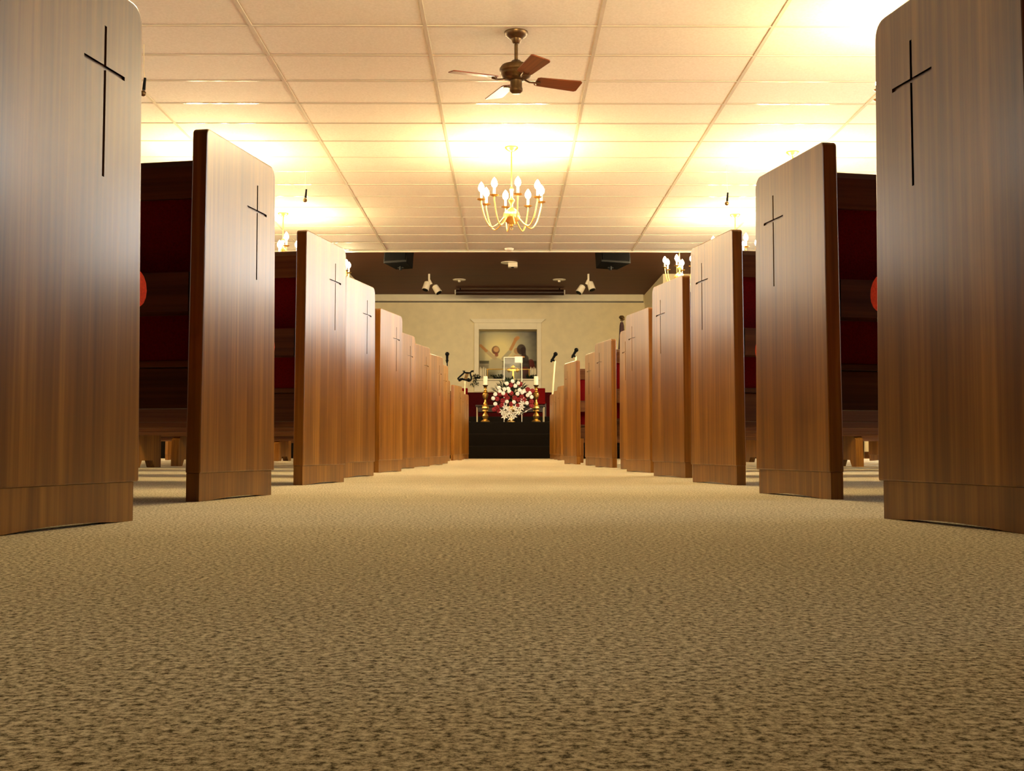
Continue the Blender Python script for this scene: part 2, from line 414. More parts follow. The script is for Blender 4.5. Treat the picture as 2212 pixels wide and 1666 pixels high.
def pew_parts(s):
    P = {}
    P['panel'] = panel_mesh(s, True); P['panel2'] = panel_mesh(s, False); P['cross'] = cross_mesh(s)
    bm = BM()
    pts = [(-PD + .001, KH), (-PD + .001, 0), (-PD + .05, 0)] + [(-PD + .05 + (PD - .1) * k / 8, 0.006 * math.sin(PI * k / 8)) for k in range(1, 8)] + [(-.05, 0), (-.015, 0), (-.015, KH)]
    prism(bm, pts, s * .0025, s * (PT - .0025), 'x'); P['kick'] = mesh_of('kick_plate', bm, M_PANEL)
    u0, u1 = s * (PT + .0005), s * (PL - PT - .0005)
    bm = BM(); slab_between(bm, u0, u1, [(vb(.345), .345), (vb(.345) + .03, .345), (vb(.745) + .03, .745), (vb(.745), .745)]); P['back'] = mesh_of('seat_back', bm, M_RED)
    bm = BM()
    t0, t1 = .735, .83
    q = [(vb(t0) - .012, t0), (vb(t0) + .042, t0), (vb(t1) + .040, t1 - .02), (vb(t1) + .030, t1 - .005), (vb(t1) + .014, t1), (vb(t1) - .002, t1 - .005), (vb(t1) - .010, t1 - .02)]
    slab_between(bm, u0, u1, q); P['rail'] = mesh_of('top_rail', bm, M_RAIL)
    bm = BM(); slab_between(bm, u0, u1, [(vb(.33) - .008, .328), (vb(.33) + .035, .328), (vb(.33) + .035, .345), (vb(.33) - .008, .345)], .002); P['lower'] = mesh_of('lower_rail', bm, M_RAIL)
    bm = BM(); slab_between(bm, u0, u1, [(-.33, .225), (-.312, .225), (-.312, .3275), (-.33, .3275)], .003); P['apron'] = mesh_of('rear_apron', bm, M_RAIL)
    bm = BM(); slab_between(bm, u0, u1, [(vb(.345) + .03, .345), (.045, .345), (.06, .352), (.06, .372), (.045, .378), (vb(.378) + .03, .378)]); P['seat'] = mesh_of('seat', bm, M_RAIL)
    bm = BM()
    q = [(vb(.44) + .032, .379), (.045, .379)]
    for k in range(9):
        a = -PI / 2 + PI * k / 8
        q.append((.050 + .036 * math.cos(a), .414 + .034 * math.sin(a)))
    q += [(-.05, .452), (vb(.44) + .034, .444)]
    slab_between(bm, u0, u1, q); P['cushion'] = mesh_of('seat_cushion', bm, M_CUSH, True, 40)
    # hymnal rack: floor, front board and two ends, open at the top
    bm = BM(); w = 1.1
    zf = .455
    box(bm, (0, vb(zf) - .075, zf), (s * w, vb(zf) - .001, zf + .012)); box(bm, (0, vb(zf) - .085, zf), (s * w, vb(zf) - .075, zf + .095))
    for k in (0, w - .012): box(bm, (s * k, vb(zf) - .075, zf + .012), (s * (k + .012), vb(.55) - .001, zf + .095))
    P['rack'] = mesh_of('hymnal_rack', bm, M_RAIL)
    bm = BM(); pts = [(-.34, 0), (-.34, .06), (-.3325, .20), (-.309, .223), (-.309, .327), (-.02, .344), (.03, .344), (.03, .06), (.03, 0), (-.06, 0), (-.09, .05), (-.24, .05), (-.27, 0)]
    prism(bm, pts, 0, s * .06, 'x'); P['support'] = mesh_of('support_leg', bm, M_PANEL)
    return P

PEW = {}
def make_pew(s, loc, label, group):
    t = thing('pew', label, 'pew', loc, s * ANG, group)
    P = pew_parts(s)
    e = obj('end_panel', P['panel'], None, t); e['label'] = 'end panel facing the aisle, with a cross carved in it'
    obj('carved_cross', P['cross'], None, e); obj('kick_plate', P['kick'], None, e)
    e2 = obj('end_panel', P['panel2'], None, t, loc=(s * (PL - PT), 0, 0)); obj('kick_plate', P['kick'], None, e2)
    obj('seat_back', P['back'], None, t); obj('top_rail', P['rail'], None, t); obj('lower_rail', P['lower'], None, t); obj('rear_apron', P['apron'], None, t)
    obj('seat', P['seat'], None, t); obj('seat_cushion', P['cushion'], None, t)
    for u in (.042, 1.27, 2.5): obj('hymnal_rack', P['rack'], None, t, loc=(s * u, 0, 0))
    for u in (1.9,): obj('support_leg', P['support'], None, t, loc=(s * u, 0, 0))
    return t

ORD = ['first', 'second', 'third', 'fourth', 'fifth', 'sixth', 'seventh', 'eighth', 'ninth', 'tenth', 'eleventh', 'twelfth', 'thirteenth', 'fourteenth']
#            y of front edge, pixel column of that edge (or None: x given)
LEFT = [(2.04, 303), (3.21, 594), (4.51, 748), (5.59, 811), (6.79, 870), (8.0, 897.5), (8.9, 930.5), (9.8, 958), (10.8, 969),
        (11.95, -.60), (13.1, -.628), (14.3, 999), (15.4, -.555), (16.4, 1013)]
RIGHT = [(2.10, 1894), (3.325, 1632), (4.49, 1491), (5.57, 1408), (6.74, 1350.6), (7.66, 1338), (8.55, 1284), (9.5, 1263), (10.5, 1217.6),
         (11.7, .62), (13.0, .665), (14.3, 1203), (15.4, .62), (16.4, 1187)]
for s, rows, side in ((-1, LEFT, 'left'), (1, RIGHT, 'right')):
    proto = None
    for i, (y, p) in enumerate(rows):
        x = at(p, 900, y).x if abs(p) > 10 else p
        lab = 'wooden pew with cross-carved end, %s from the camera %s of the aisle' % (ORD[i], side)
        if proto is None: proto = make_pew(s, (x, y, 0), lab, 'pews %s of the aisle' % side)
        else: dup(proto, (x, y, 0), None, lab)
    for k, (y, w) in enumerate(((0.92, 'level with the camera'), (-0.25, 'behind the camera'))):
        dup(proto, (s * .66, y, 0), None, 'wooden pew %s of the aisle, %s' % (side, w))

# ------------------------------------------------------------------ chandeliers
def chandelier(loc, top, label, n=8, r=0.30, rot=0.2, bulb=None):
    """loc: centre at bulb-base height; top: ceiling height"""
    t = thing('chandelier', label, 'chandelier', (loc[0], loc[1], top), 0, 'brass candle chandeliers')
    zb = loc[2] - top          # height of the drip pans below the ceiling
    bm = BM(); lathe(bm, [(0, 0), (.065, 0), (.065, -.012), (.045, -.03), (.018, -.045), (0, -.047)], n=20); obj('canopy', bm, M_BRASS, t, True)
    bm = BM()
    if zb + .12 < -.06: tube(bm, [(0, 0, -.04), (0, 0, zb + .14)], .007, 8)
    else: tube(bm, [(0, 0, -.01), (0, 0, zb + .05)], .007, 8)
    obj('stem', bm, M_BRASS, t, True)
    bm = BM()
    lathe(bm, [(0, zb + .15), (.012, zb + .145), (.022, zb + .12), (.012, zb + .09), (.014, zb + .04), (.032, zb + .01), (.014, zb - .03), (.016, zb - .06), (.04, zb - .075),
               (.075, zb - .11), (.085, zb - .145), (.075, zb - .18), (.045, zb - .21), (.015, zb - .225), (.018, zb - .24), (0, zb - .255)], n=20)
    obj('turned_column', bm, M_BRASS, t, True)
    bm = BM(); tube(bm, [(.012 * math.cos(a), 0, zb - .267 + .012 * math.sin(a)) for a in [PI / 2 + k * PI / 6 for k in range(11)]], .003, 6); obj('hook', bm, M_BRASS, t, True)
    for k in range(n):
        a = rot + k * 2 * PI / n; ca, sa = math.cos(a), math.sin(a)
        pts = []
        for q in range(13):
            u = q / 12
            rr = .05 + (r - .05) * (1 - (1 - u) ** 1.6) if u < .6 else .05 + (r - .05) * (1 - (1 - u) ** 1.6)
            zz = zb - .13 - .13 * math.sin(PI * min(1, u * 1.12)) ** 1.0 * (1 if u < .5 else 1) + (.10 * max(0, u - .45) / .55)
            pts.append((rr * ca, rr * sa, zz))
        pts.append((r * ca, r * sa, zb - .02)); pts.append((r * ca, r * sa, zb))
        bm = BM(); tube(bm, pts, .0065, 8); arm = obj('arm', bm, M_BRASS, t, True)
        c = (r * ca, r * sa, zb)
        bm = BM(); lathe(bm, [(0, -.004), (.02, -.002), (.042, .008), (.044, .012), (.02, .006), (0, .006)], c, 14); obj('drip_pan', bm, M_BRASS, arm, True)
        bm = BM(); lathe(bm, [(.012, .006), (.012, .08), (.009, .082), (0, .082)], c, 10); obj('candle_sleeve', bm, M_SLEEVE, arm, True)
        bm = BM(); lathe(bm, [(.010, .083), (.024, .098), (.030, .118), (.026, .142), (.013, .166), (0, .182)], c, 8); obj('bulb', bm, bulb or M_BULB, arm, True)
    return t

ch = atz(1105, 318, CZ)
c0 = chandelier((ch.x, ch.y, 2.55), CZ, 'brass chandelier hanging over the middle of the aisle')
for (x, y, zb, rot, lab) in ((2.8, 7.7, 2.52, .1, 'brass chandelier over the right pews, nearest to the camera'),
                             (2.85, 11.46, 2.52, .3, 'brass chandelier over the right pews, level with the aisle chandelier'),
                             (2.88, 14.55, 2.62, .25, 'brass chandelier over the right pews, farthest of three in the nave'),
                             (-2.84, 11.46, 2.52, .15, 'brass chandelier over the left pews, level with the aisle chandelier'),
                             (-2.8, 14.5, 2.62, .33, 'brass chandelier over the left pews, beyond the hanging microphone')):
    chandelier((x, y, zb), CZ, lab, rot=rot)
chandelier((0.03, 5.1, 2.55), CZ, 'added unseen brass chandelier over the aisle, nearer than the ceiling fan', rot=.1, bulb=M_BULB3)  # out of view, added with stronger bulbs to brighten the near floor
p = at(1468, 580, 18.0); chandelier((p.x, 18.0, p.z), Z2, 'brass chandelier under the dark boarded ceiling, right of the dark loudspeakers', 6, .24, .2, M_BULB2)
p = at(722, 588, 18.0); chandelier((p.x, 18.0, p.z), Z2, 'brass chandelier under the dark boarded ceiling, left of the dark loudspeakers', 6, .24, .5, M_BULB2)

# ------------------------------------------------------------------ ceiling fan
fp = atz(1115, 70, CZ)
t = thing('ceiling_fan', 'dark bronze ceiling fan with four wooden blades above the aisle', 'fan', (fp.x, fp.y, CZ))
bm = BM(); lathe(bm, [(0, 0), (.085, 0), (.085, -.012), (.072, -.03), (.04, -.05), (.032, -.075), (.02, -.085), (0, -.085)], n=24); obj('canopy', bm, M_BRONZE, t, True)
bm = BM(); tube(bm, [(0, 0, -.08), (0, 0, -.215)], .013, 12); obj('downrod', bm, M_BRONZE, t, True)
bm = BM(); lathe(bm, [(0, -.20), (.03, -.205), (.055, -.23), (.105, -.245), (.118, -.265), (.118, -.285), (.108, -.295), (.112, -.31), (.095, -.33), (.05, -.345), (.04, -.35), (0, -.35)], n=28); obj('motor_housing', bm, M_BRONZE, t, True)
bm = BM(); lathe(bm, [(0, -.345), (.042, -.35), (.042, -.40), (.046, -.405), (.046, -.425), (.03, -.44), (0, -.442)], n=20); obj('switch_housing', bm, M_BRONZE, t, True)
FA = math.radians(-70)
for k in range(4):
    a = FA + k * PI / 2
    Rm = Matrix.Rotation(a, 4, 'Z')
    bm = BM(); tube(bm, [(.06, 0, -.335), (.10, 0, -.35), (.14, -.012, -.352), (.18, -.012, -.345)], .006, 6); tube(bm, [(.14, -.012, -.352), (.16, .03, -.35), (.19, .025, -.345)], .005, 6)
    bm.transform(Rm); br = obj('blade_bracket', bm, M_BRONZE, t, True)
    bm = BM(); out = [(.15, -.045), (.17, -.055), (.47, -.072), (.485, -.06), (.485, .06), (.47, .072), (.17, .055), (.15, .045)]
    prism(bm, out, -.004, .004, 'z'); bmesh.ops.recalc_face_normals(bm, faces=bm.faces[:])
    bm.transform(Matrix.Translation((0, 0, -.338)) @ Matrix.Rotation(math.radians(-12), 4, 'X'))
    b = obj('blade', bm, M_FANWOOD, br); b.rotation_euler = (0, 0, a)

# ------------------------------------------------------------------ small fittings
def hanging_mic(px, py, y, ztip, label):
    q = at(px, py, y)
    t = thing('hanging_microphone', label, 'microphone', (q.x, y, CZ), 0, 'microphones hung from the ceiling')
    L = CZ - q.z
    bm = BM(); tube(bm, [(0, 0, 0), (.002, 0, -L * .5), (.006, 0, -L + .19), (.010, 0, -L + .15)], .0025, 6); obj('cable', bm, M_CREAMPOLE, t, True)
    bm = BM(); tube(bm, [(.012, 0, -L + .15), (.004, 0, -L + .06)], [.009, .012], 10); obj('body', bm, M_BLACK, t, True)
    bm = BM(); ball(bm, (0, 0, -L + .035), .022, 12, 8); obj('grille', bm, M_BRONZE, t, True)
hanging_mic(659, 440, 11.9, 0, 'small black microphone hanging over the left pews, beyond the second pew')
hanging_mic(1570, 447, 12.0, 0, 'pale small microphone hanging over the right pews by the bright ceiling glow')
hanging_mic(309, 212, 8.4, 0, 'small microphone hanging at the edge of the nearest left pew')

q = atz(1100, 537, CZ); bm = BM(); lathe(bm, [(0, 0), (.07, 0), (.065, -.02), (.05, -.032), (0, -.034)], (0, 0, 0), 20)
tag(obj('smoke_detector', bm, M_WHITE, None, True, loc=(q.x, q.y, CZ)), 'white smoke detector on the pale tiled ceiling at its far edge', 'smoke detector')
q = atz(1100, 567, Z2)
t = thing('ceiling_projector', 'white projector on a plate fixed to the dark boarded ceiling', 'projector', (q.x, q.y, Z2))
bm = BM(); lathe(bm, [(0, 0), (.15, 0), (.15, -.012), (0, -.014)], n=24); obj('mounting_plate', bm, M_WHITE, t, True)
bm = BM(); box(bm, (-.02, -.08, -.09), (.15, .08, -.013), .01); obj('body', bm, M_WHITE, t)
bm = BM(); lathe(bm, [(0, -.09), (.03, -.09), (.026, -.10), (0, -.10)], (.06, -.02, 0), 12); obj('lens', bm, M_BLACK, t, True)
for px, lab in ((992, 'left'), (1208, 'right')):
    q = atz(px, 604, Z2); t = thing('recessed_downlight', 'pale round downlight on the dark boarded ceiling, %s of the two' % lab, 'downlight', (q.x, q.y, Z2), 0, 'chancel downlights')
    bm = BM(); lathe(bm, [(0, 0), (.13, 0), (.125, -.012), (.09, -.016), (0, -.014)], n=24); obj('trim_ring', bm, M_WHITE, t, True)
    bm = BM(); lathe(bm, [(0, -.012), (.03, -.014), (.025, -.05), (0, -.055)], n=12); obj('lamp', bm, M_WHITE, t, True)

def track_spot(px, s, lab):
    q = atz(px, 592, Z2)
    t = thing('spotlight', lab, 'spotlight', (q.x, q.y, Z2), 0, 'white twin spotlights')
    bm = BM(); tube(bm, [(0, 0, 0), (0, 0, -.14)], .02, 10); tube(bm, [(0, 0, -.12), (s * .04, 0, -.2)], .03, 10); obj('stem', bm, M_WHITE, t, True)
    for dx, dz, ln in ((-.05, -.17, .15), (.09, -.24, .15)):
        bm = BM(); a = Vector((s * dx + s * .02, 0, dz)); d = Vector((s * (-.55 if dx < 0 else .5), -.25, -.8)).normalized()
        if dx < 0: d = Vector((s * -.25, -.3, -.9)).normalized()
        tube(bm, [a - d * .02, a, a + d * ln, a + d * (ln + .005)], [.035, .06, .068, .06], 14)
        can = obj('lamp_can', bm, M_WHITE, t, True)
        bm = BM(); tube(bm, [a + d * (ln + .003), a + d * (ln + .012)], .058, 14); obj('lens', bm, M_BLACK, can, True)
track_spot(927, 1, 'white twin-can spotlight left of the long dark screen case')
track_spot(1271, -1, 'white twin-can spotlight right of the long dark screen case')

ys = 24.2
a, b = at(985, 638, ys), at(1218, 626, ys)
t = thing('projection_screen_case', 'long dark roll-up screen case under the boarded ceiling', 'projection screen', ((a.x + b.x) / 2, ys, Z2))
w = (b.x - a.x) / 2; h0, h1 = a.z - Z2, b.z - Z2
bm = BM(); tube(bm, [(-w, 0, (h0 + h1) / 2), (w, 0, (h0 + h1) / 2)], (h1 - h0) / 2, 14); obj('case', bm, M_DARKWOOD, t, True)
for s in (-1, 1):
    bm = BM(); box(bm, (s * w, -.05, h0 + .02), (s * (w + .025), .05, h1 - .01), .004); obj('end_cap', bm, M_WHITE, t)
    bm = BM(); tube(bm, [(s * w * .92, 0, h1 - .01), (s * w * .92, 0, 0)], .012, 8); obj('hanger', bm, M_BLACK, t)

def loudspeaker(px0, px1, s, lab):
    y = 18.2
    a, b = at(px0, 568, y), at(px1, 568, y)
    t = thing('loudspeaker', lab, 'loudspeaker', ((a.x + b.x) / 2, y, Z2), -s * .35, 'black hung loudspeakers')
    w = (b.x - a.x) / 2 * .95; h = a.z - Z2
    bm = BM(); prism(bm, [(-w, 0), (w, 0), (w * .72, .36), (-w * .72, .36)], h, -.09, 'z'); bmesh.ops.recalc_face_normals(bm, faces=bm.faces[:])
    bevel_flat(bm, .006); bm.transform(Matrix.Translation((0, 0, h / 2)) @ Matrix.Rotation(math.radians(-9), 4, 'X') @ Matrix.Translation((0, 0, -h / 2)))
    cab = obj('cabinet', bm, M_BLACK, t)
    bm = BM(); box(bm, (-w + .02, -.012, h + .03), (w - .02, -.002, -.12), .003)
    bm.transform(Matrix.Translation((0, 0, h / 2)) @ Matrix.Rotation(math.radians(-9), 4, 'X') @ Matrix.Translation((0, 0, -h / 2)))
    obj('grille', bm, plain('speaker_grille_cloth', srgb(3, 3, 3), 0.9, spec=0.05, noise=0.5, nscale=300), t)
    bm = BM(); tube(bm, [(0, .15, 0), (0, .15, -.12)], .02, 10); obj('ceiling_bracket', bm, M_BLACK, t, True)
    bm = BM(); tube(bm, [(0, .18, h - .02), (0, .18, h - .09)], .022, 8); tube(bm, [(-.05, .18, h - .05), (.05, .18, h - .05)], .012, 8); obj('yoke_bolt', bm, M_BLACK, t, True)
loudspeaker(826, 884, 1, 'black loudspeaker hung under the dark ceiling, left of the projector')
loudspeaker(1292, 1366, -1, 'black loudspeaker hung under the dark ceiling, right of the projector')

# ------------------------------------------------------------------ baptistry: mural, rail, candles, greenery
def mural():
    """a soft painted scene: grey sky, a pale burst of light, two robed people in water"""
    nx, ny = 150, 132
    mx = (oL + oR) / 2; x0, x1 = oL - mx + .003, oR - mx - .003; z0, z1 = .003, oT - oB - .003
    bm = BM(); V = [[bm.verts.new((x0 + (x1 - x0) * i / nx, 0, z0 + (z1 - z0) * j / ny)) for i in range(nx + 1)] for j in range(ny + 1)]
    for j in range(ny):
        for i in range(nx): bm.faces.new((V[j][i], V[j][i + 1], V[j + 1][i + 1], V[j + 1][i]))
    me = mesh_of('painted_canvas', bm, None)
    att = me.color_attributes.new('paint', 'FLOAT_COLOR', 'POINT')
    rnd = random.Random(3); ns = [[rnd.random() for _ in range(40)] for _ in range(40)]
    def nz(u, v):
        a, b = (u * 18) % 38, (v * 18) % 38; i, j = int(a), int(b); fa, fb = a - i, b - j
        return (ns[j][i] * (1 - fa) + ns[j][i + 1] * fa) * (1 - fb) + (ns[j + 1][i] * (1 - fa) + ns[j + 1][i + 1] * fa) * fb
    def seg(p, a, b):
        ax, ay, bx, by = *a, *b; dx, dy = bx - ax, by - ay
        q = max(0, min(1, ((p[0] - ax) * dx + (p[1] - ay) * dy) / (dx * dx + dy * dy)))
        return math.hypot(p[0] - ax - q * dx, p[1] - ay - q * dy)
    lin = lambda *c: Vector(srgb(*c)[:3])
    sky, dark, glow, skin, robe, hair, shirt, green, water, red = (lin(150, 152, 140), lin(92, 94, 104), lin(250, 236, 170), lin(206, 146, 84), lin(196, 188, 150), lin(40, 12, 8),
        lin(30, 8, 8), lin(48, 46, 24), lin(150, 140, 116), lin(104, 22, 10))
    for j in range(ny + 1):
        for i in range(nx + 1):
            # photograph-like picture coordinates: u right, v down, both 0..1
            u, v = i / nx, 1 - j / ny; p = (u, v); n = nz(u, v)
            c = sky.lerp(dark, max(0, min(1, (1.1 * u - .25) * (1 - v * 1.2) + .35 * (n - .5))))
            g = math.exp(-(((u - .36) / .34) ** 2 + ((v - .38) / .36) ** 2)); c = c.lerp(glow, min(1, g * 1.15))
            if v > .60: c = c.lerp(water, min(1, (v - .60) * 9))
            if .60 < v < .66 and (u < .17 or u > .36): c = c.lerp(green, .8)
            if .66 < v < .74 and .34 < u < .74: c = c.lerp(green, .75 * (1 if n > .3 else .4))
            if v > .62 and u > .86: c = c.lerp(green, .8)
            def put(d, r, col, soft=.012):
                nonlocal c
                k = max(0, min(1, (r - d) / soft + .5)); c = c.lerp(col, k * (.86 + .14 * n))
            put(seg(p, (.29, .66), (.26, 1.0)), .12, robe, .03)
            put(seg(p, (.27, .55), (.12, .40)), .035, robe.lerp(skin, .3)); put(seg(p, (.12, .40), (.02, .29)), .026, skin)
            put(seg(p, (.42, .56), (.53, .42)), .035, robe); put(seg(p, (.55, .37), (.64, .16)), .027, skin); put(seg(p, (.64, .16), (.67, .13)), .036, skin)
            put(math.hypot((u - .285) / 1.0, (v - .385) / 1.25), .070, lin(120, 66, 34)); put(math.hypot(u - .295, (v - .37) / 1.15), .048, lin(226, 178, 120)); put(seg(p, (.30, .47), (.30, .49)), .03, lin(150, 76, 48))
            put(seg(p, (.90, .62), (.93, .74)), .05, red); put(seg(p, (.78, .56), (.82, .98)), .085, shirt, .02); put(seg(p, (.80, .80), (.82, .98)), .07, red, .02)
            put(math.hypot(u - .655, (v - .40) / 1.3), .05, lin(196, 150, 96)); put(math.hypot((u - .735), (v - .37) / 1.35), .080, hair); put(seg(p, (.77, .36), (.78, .49)), .04, hair)
            put(seg(p, (.62, .50), (.78, .525)), .014, lin(226, 170, 110))
            k = v * 0
            att.data[j * (nx + 1) + i].color = (*c, 1)
    m, nt, pb = new_mat('painted_canvas_colours')
    a = nt.nodes.new('ShaderNodeVertexColor'); a.layer_name = 'paint'; nt.links.new(a.outputs['Color'], pb.inputs['Base Color']); pb.inputs['Roughness'].default_value = .7
    me.materials.clear(); me.materials.append(m)
    t = thing('mural', 'painted mural of two robed people by water in the framed recess', 'painting', (mx, YP - .014, oB))
    obj('painted_canvas', me, None, t)
    bm = BM(); box(bm, (x0, .001, z0), (x1, .011, z1)); obj('backing_board', bm, M_DARKWOOD, t)
# the mural's own co-ordinates are world x and z, so its base point sits on the wall plane
mural()

yr = YB + .06
a, b = at(1051, 798, yr), at(1145, 798, yr)
t = thing('baptistry_rail', 'bright brass rail on two posts in front of the painted mural', 'rail', ((a.x + b.x) / 2, yr, oB))
w = (b.x - a.x) / 2; zr = a.z - oB
bm = BM(); tube(bm, [(-w, 0, zr), (w, 0, zr)], .014, 10); obj('handrail', bm, M_BRASS, t, True)
for s in (-1, 1):
    bm = BM(); tube(bm, [(s * (w - .02), 0, 0), (s * (w - .02), 0, zr)], .010, 8); obj('post', bm, M_BRASS, t, True)
bm = BM(); box(bm, (-w + .03, -.003, .01), (w - .03, .003, zr - .015)); obj('glass_panel', bm, M_GLASS, t)

k = 0
for side, pxs in (('left', (1037.5, 1041, 1045, 1049)), ('right', (1146.5, 1150, 1153.5, 1157))):
    for i, px in enumerate(pxs):
        q = at(px, 792 + (i % 2) * 2, YB + .02)
        t = thing('sill_candle', 'pale candle at the %s end of the mural sill, %s of four' % (side, ORD[i]), 'candle', (q.x, YB + .02, oB), 0, 'candles on the %s of the mural sill' % side)
        h = q.z - oB
        bm = BM(); lathe(bm, [(0, 0), (.016, 0), (.015, h * .8), (.008, h * .93), (0, h)], n=10); obj('wax', bm, M_WAX, t, True)
        bm = BM(); lathe(bm, [(0, 0), (.019, 0), (.019, .012), (.0165, .016), (0, .016)], n=10); obj('holder', bm, M_WHITE, t, True)

def leaf(bm, base, d, L, W):
    d = Vector(d).normalized(); s = d.cross(Vector((0, 0, 1)));
    s = s.normalized() if s.length > .05 else Vector((1, 0, 0)); n = s.cross(d)
    b = Vector(base)
    ps = [b, b + d * L * .35 + s * W + n * .004, b + d * L + n * (-L * .15), b + d * L * .35 - s * W + n * .004]
    mid = b + d * L * .4 + n * W * .5
    vs = [bm.verts.new(p) for p in ps]; m = bm.verts.new(mid)
    for i in range(4): bm.faces.new((vs[i], vs[(i + 1) % 4], m))

def sill_plant(px0, px1, trail, label):
    yy = YB - .045
    a, b = at(px0, 815, yy), at(px1, 815, yy); cx = (a.x + b.x) / 2; w = (b.x - a.x) / 2
    t = thing('potted_ivy', label, 'plant', (cx, yy, oB), 0, 'greenery along the mural sill')
    bm = BM(); box(bm, (-w * .7, -.03, 0), (w * .7, .03, .03), .006); obj('trough', bm, M_BLACK, t)
    bm = BM()
    for _ in range(int(60 * max(.5, w / .12))):
        u = R.uniform(-w, w)
        leaf(bm, (u, R.uniform(-.03, .02), .02 + R.uniform(0, .05)), (R.uniform(-1, 1), R.uniform(-.8, .3), R.uniform(.0, 1)), R.uniform(.04, .07), R.uniform(.012, .02))
    if trail:
        for _ in range(40):
            z = R.uniform(-.14, .03)
            leaf(bm, (-w * .6 + R.uniform(-.06, .06) * (1 - z * 3), -.062 + R.uniform(-.02, 0), z), (R.uniform(-1, .6), -.3, R.uniform(-1, .2)), R.uniform(.04, .07), R.uniform(.012, .02))
    obj('foliage', bm, M_LEAF, t)
sill_plant(1022, 1040, True, 'dark ivy trailing over the left end of the mural sill')
sill_plant(1062, 1089, False, 'low dark greenery on the mural sill, left of the clear lectern')
sill_plant(1136, 1159, False, 'low dark greenery on the mural sill, right of the clear lectern')

# ------------------------------------------------------------------ chancel furniture
y = 22.0
a, b = at(985, 848, y), at(1215, 848, y)
t = thing('choir_rail', 'low dark red panelled rail across the platform under the mural', 'choir rail', ((a.x + b.x) / 2, y, TZ))
w = 2.4; h = a.z - TZ
bm = BM(); box(bm, (-w, -.03, 0), (w, .03, h - .02)); obj('panel', bm, M_REDWALL, t)
bm = BM(); box(bm, (-w, -.04, h - .02), (w, .04, h), .006); obj('cap_rail', bm, M_REDWALL, t)

def pulpit_chair(px, label):
    y = 21.2; q = at(px, 838, y)
    t = thing('pulpit_chair', label, 'chair', (q.x, y, TZ), 0, 'red chairs behind the table'); h = q.z - TZ
    bm = BM(); box(bm, (-.085, .10, .28), (.085, .15, h), .012); obj('backrest', bm, M_RED, t)
    bm = BM(); box(bm, (-.085, -.12, .24), (.085, .11, .29), .012); obj('seat', bm, M_RED, t)
    for sx in (-1, 1):
        for v in (-.105, .125):
            bm = BM(); box(bm, (sx * .085 - .012, v - .012, 0), (sx * .085 + .012, v + .012, .25)); obj('leg', bm, M_DARKWOOD, t)
pulpit_chair(1168, 'red high-backed chair behind the right candlestick')
pulpit_chair(1000, 'red high-backed chair below the lyre-shaped music stand')

# communion table
y = 18.75
a, b = at(1028, 876, y), at(1177, 876, y); h = a.z - PZ
t = thing('communion_table', 'dark low table behind the flowers and candlesticks', 'table', ((a.x + b.x) / 2, y, PZ)); w = (b.x - a.x) / 2
bm = BM(); box(bm, (-w, -.25, h - .03), (w, .25, h), .005); obj('tabletop', bm, M_DARKWOOD, t)
bm = BM(); box(bm, (-w + .04, -.21, h - .11), (w - .04, .21, h - .03)); obj('apron', bm, M_DARKWOOD, t)
for sx in (-1, 1):
    for sy in (-1, 1):
        bm = BM(); box(bm, (sx * (w - .02) - .004, sy * .22 - .004, 0), (sx * (w - .02) + .004, sy * .22 + .004, h - .03)); l = obj('leg', bm, M_CREAMPOLE, t); l['label'] = 'slim pale leg'
TABLE_TOP = PZ + h

# gold budded cross on the table
y = 18.6; q = at(1108.5, 800, y); top = at(1108.5, 791.5, y).z; s_ = 10.5 / F * y
t = thing('altar_cross', 'small gold cross with budded ends above the flowers', 'cross', (q.x, y, TABLE_TOP))
zc = q.z - TABLE_TOP; zt = top - TABLE_TOP
bm = BM(); lathe(bm, [(0, 0), (.07, 0), (.07, .015), (.045, .03), (.02, .06), (.014, .08), (0, .08)], n=16); obj('base', bm, M_BRASS, t, True)
bm = BM(); box(bm, (-.013, -.009, .07), (.013, .009, zt - .02), .002); obj('upright', bm, M_BRASS, t)
bm = BM(); box(bm, (-s_ * .9, -.011, zc - .013), (s_ * .9, .011, zc + .013), .002); obj('crossbar', bm, M_BRASS, t)
for c in ((-s_ * .85, zc), (s_ * .85, zc), (0, zt - .015)):
    bm = BM(); ball(bm, (c[0], 0, c[1]), .026, 10, 8)
    for dx, dz in ((-.02, 0), (.02, 0), (0, .02), (0, -.02)): ball(bm, (c[0] + dx, 0, c[1] + dz), .015, 8, 6)
    obj('bud', bm, M_BRASS, t, True)

# clear lectern
y = 19.4
a, b = at(1088, 773, y), at(1128, 773, y); w = (b.x - a.x) / 2; h = a.z - PZ
t = thing('lectern', 'clear acrylic lectern with bright edges in front of the mural', 'lectern', ((a.x + b.x) / 2, y, PZ))
bm = BM(); box(bm, (-w + .01, -.006, .02), (w - .01, .006, h)); obj('front_panel', bm, M_GLASS, t)
for sx in (-1, 1):
    bm = BM(); box(bm, (sx * w - sx * .016, -.012, .02), (sx * w, .30, h - .0), .003); bm.free()
    bm = BM(); box(bm, (sx * w - sx * .014, -.014, .02), (sx * w, .014, h), .003); obj('lit_edge_strip', bm, M_SLEEVE, t)  # white strips put the lit look of the acrylic edges into colour
bm = BM(); prism(bm, [(-.02, h), (-.02, h + .012), (.34, h - .06), (.34, h - .072)], -w, w, 'x'); obj('reading_shelf', bm, M_SLEEVE, t)
bm = BM(); box(bm, (-w - .04, -.06, 0), (w + .04, .34, .02), .004); obj('base', bm, M_SLEEVE, t)
bm = BM()
sec = [(.10, h - .004 - .0 + .0), (-.0, h + .015), (-.024, h + .016), (-.027, h + .0), (-.027, h - .085), (-.029, h - .085), (-.030, h + .001), (-.026, h + .019), (0, h + .018), (.10, h - .0)]
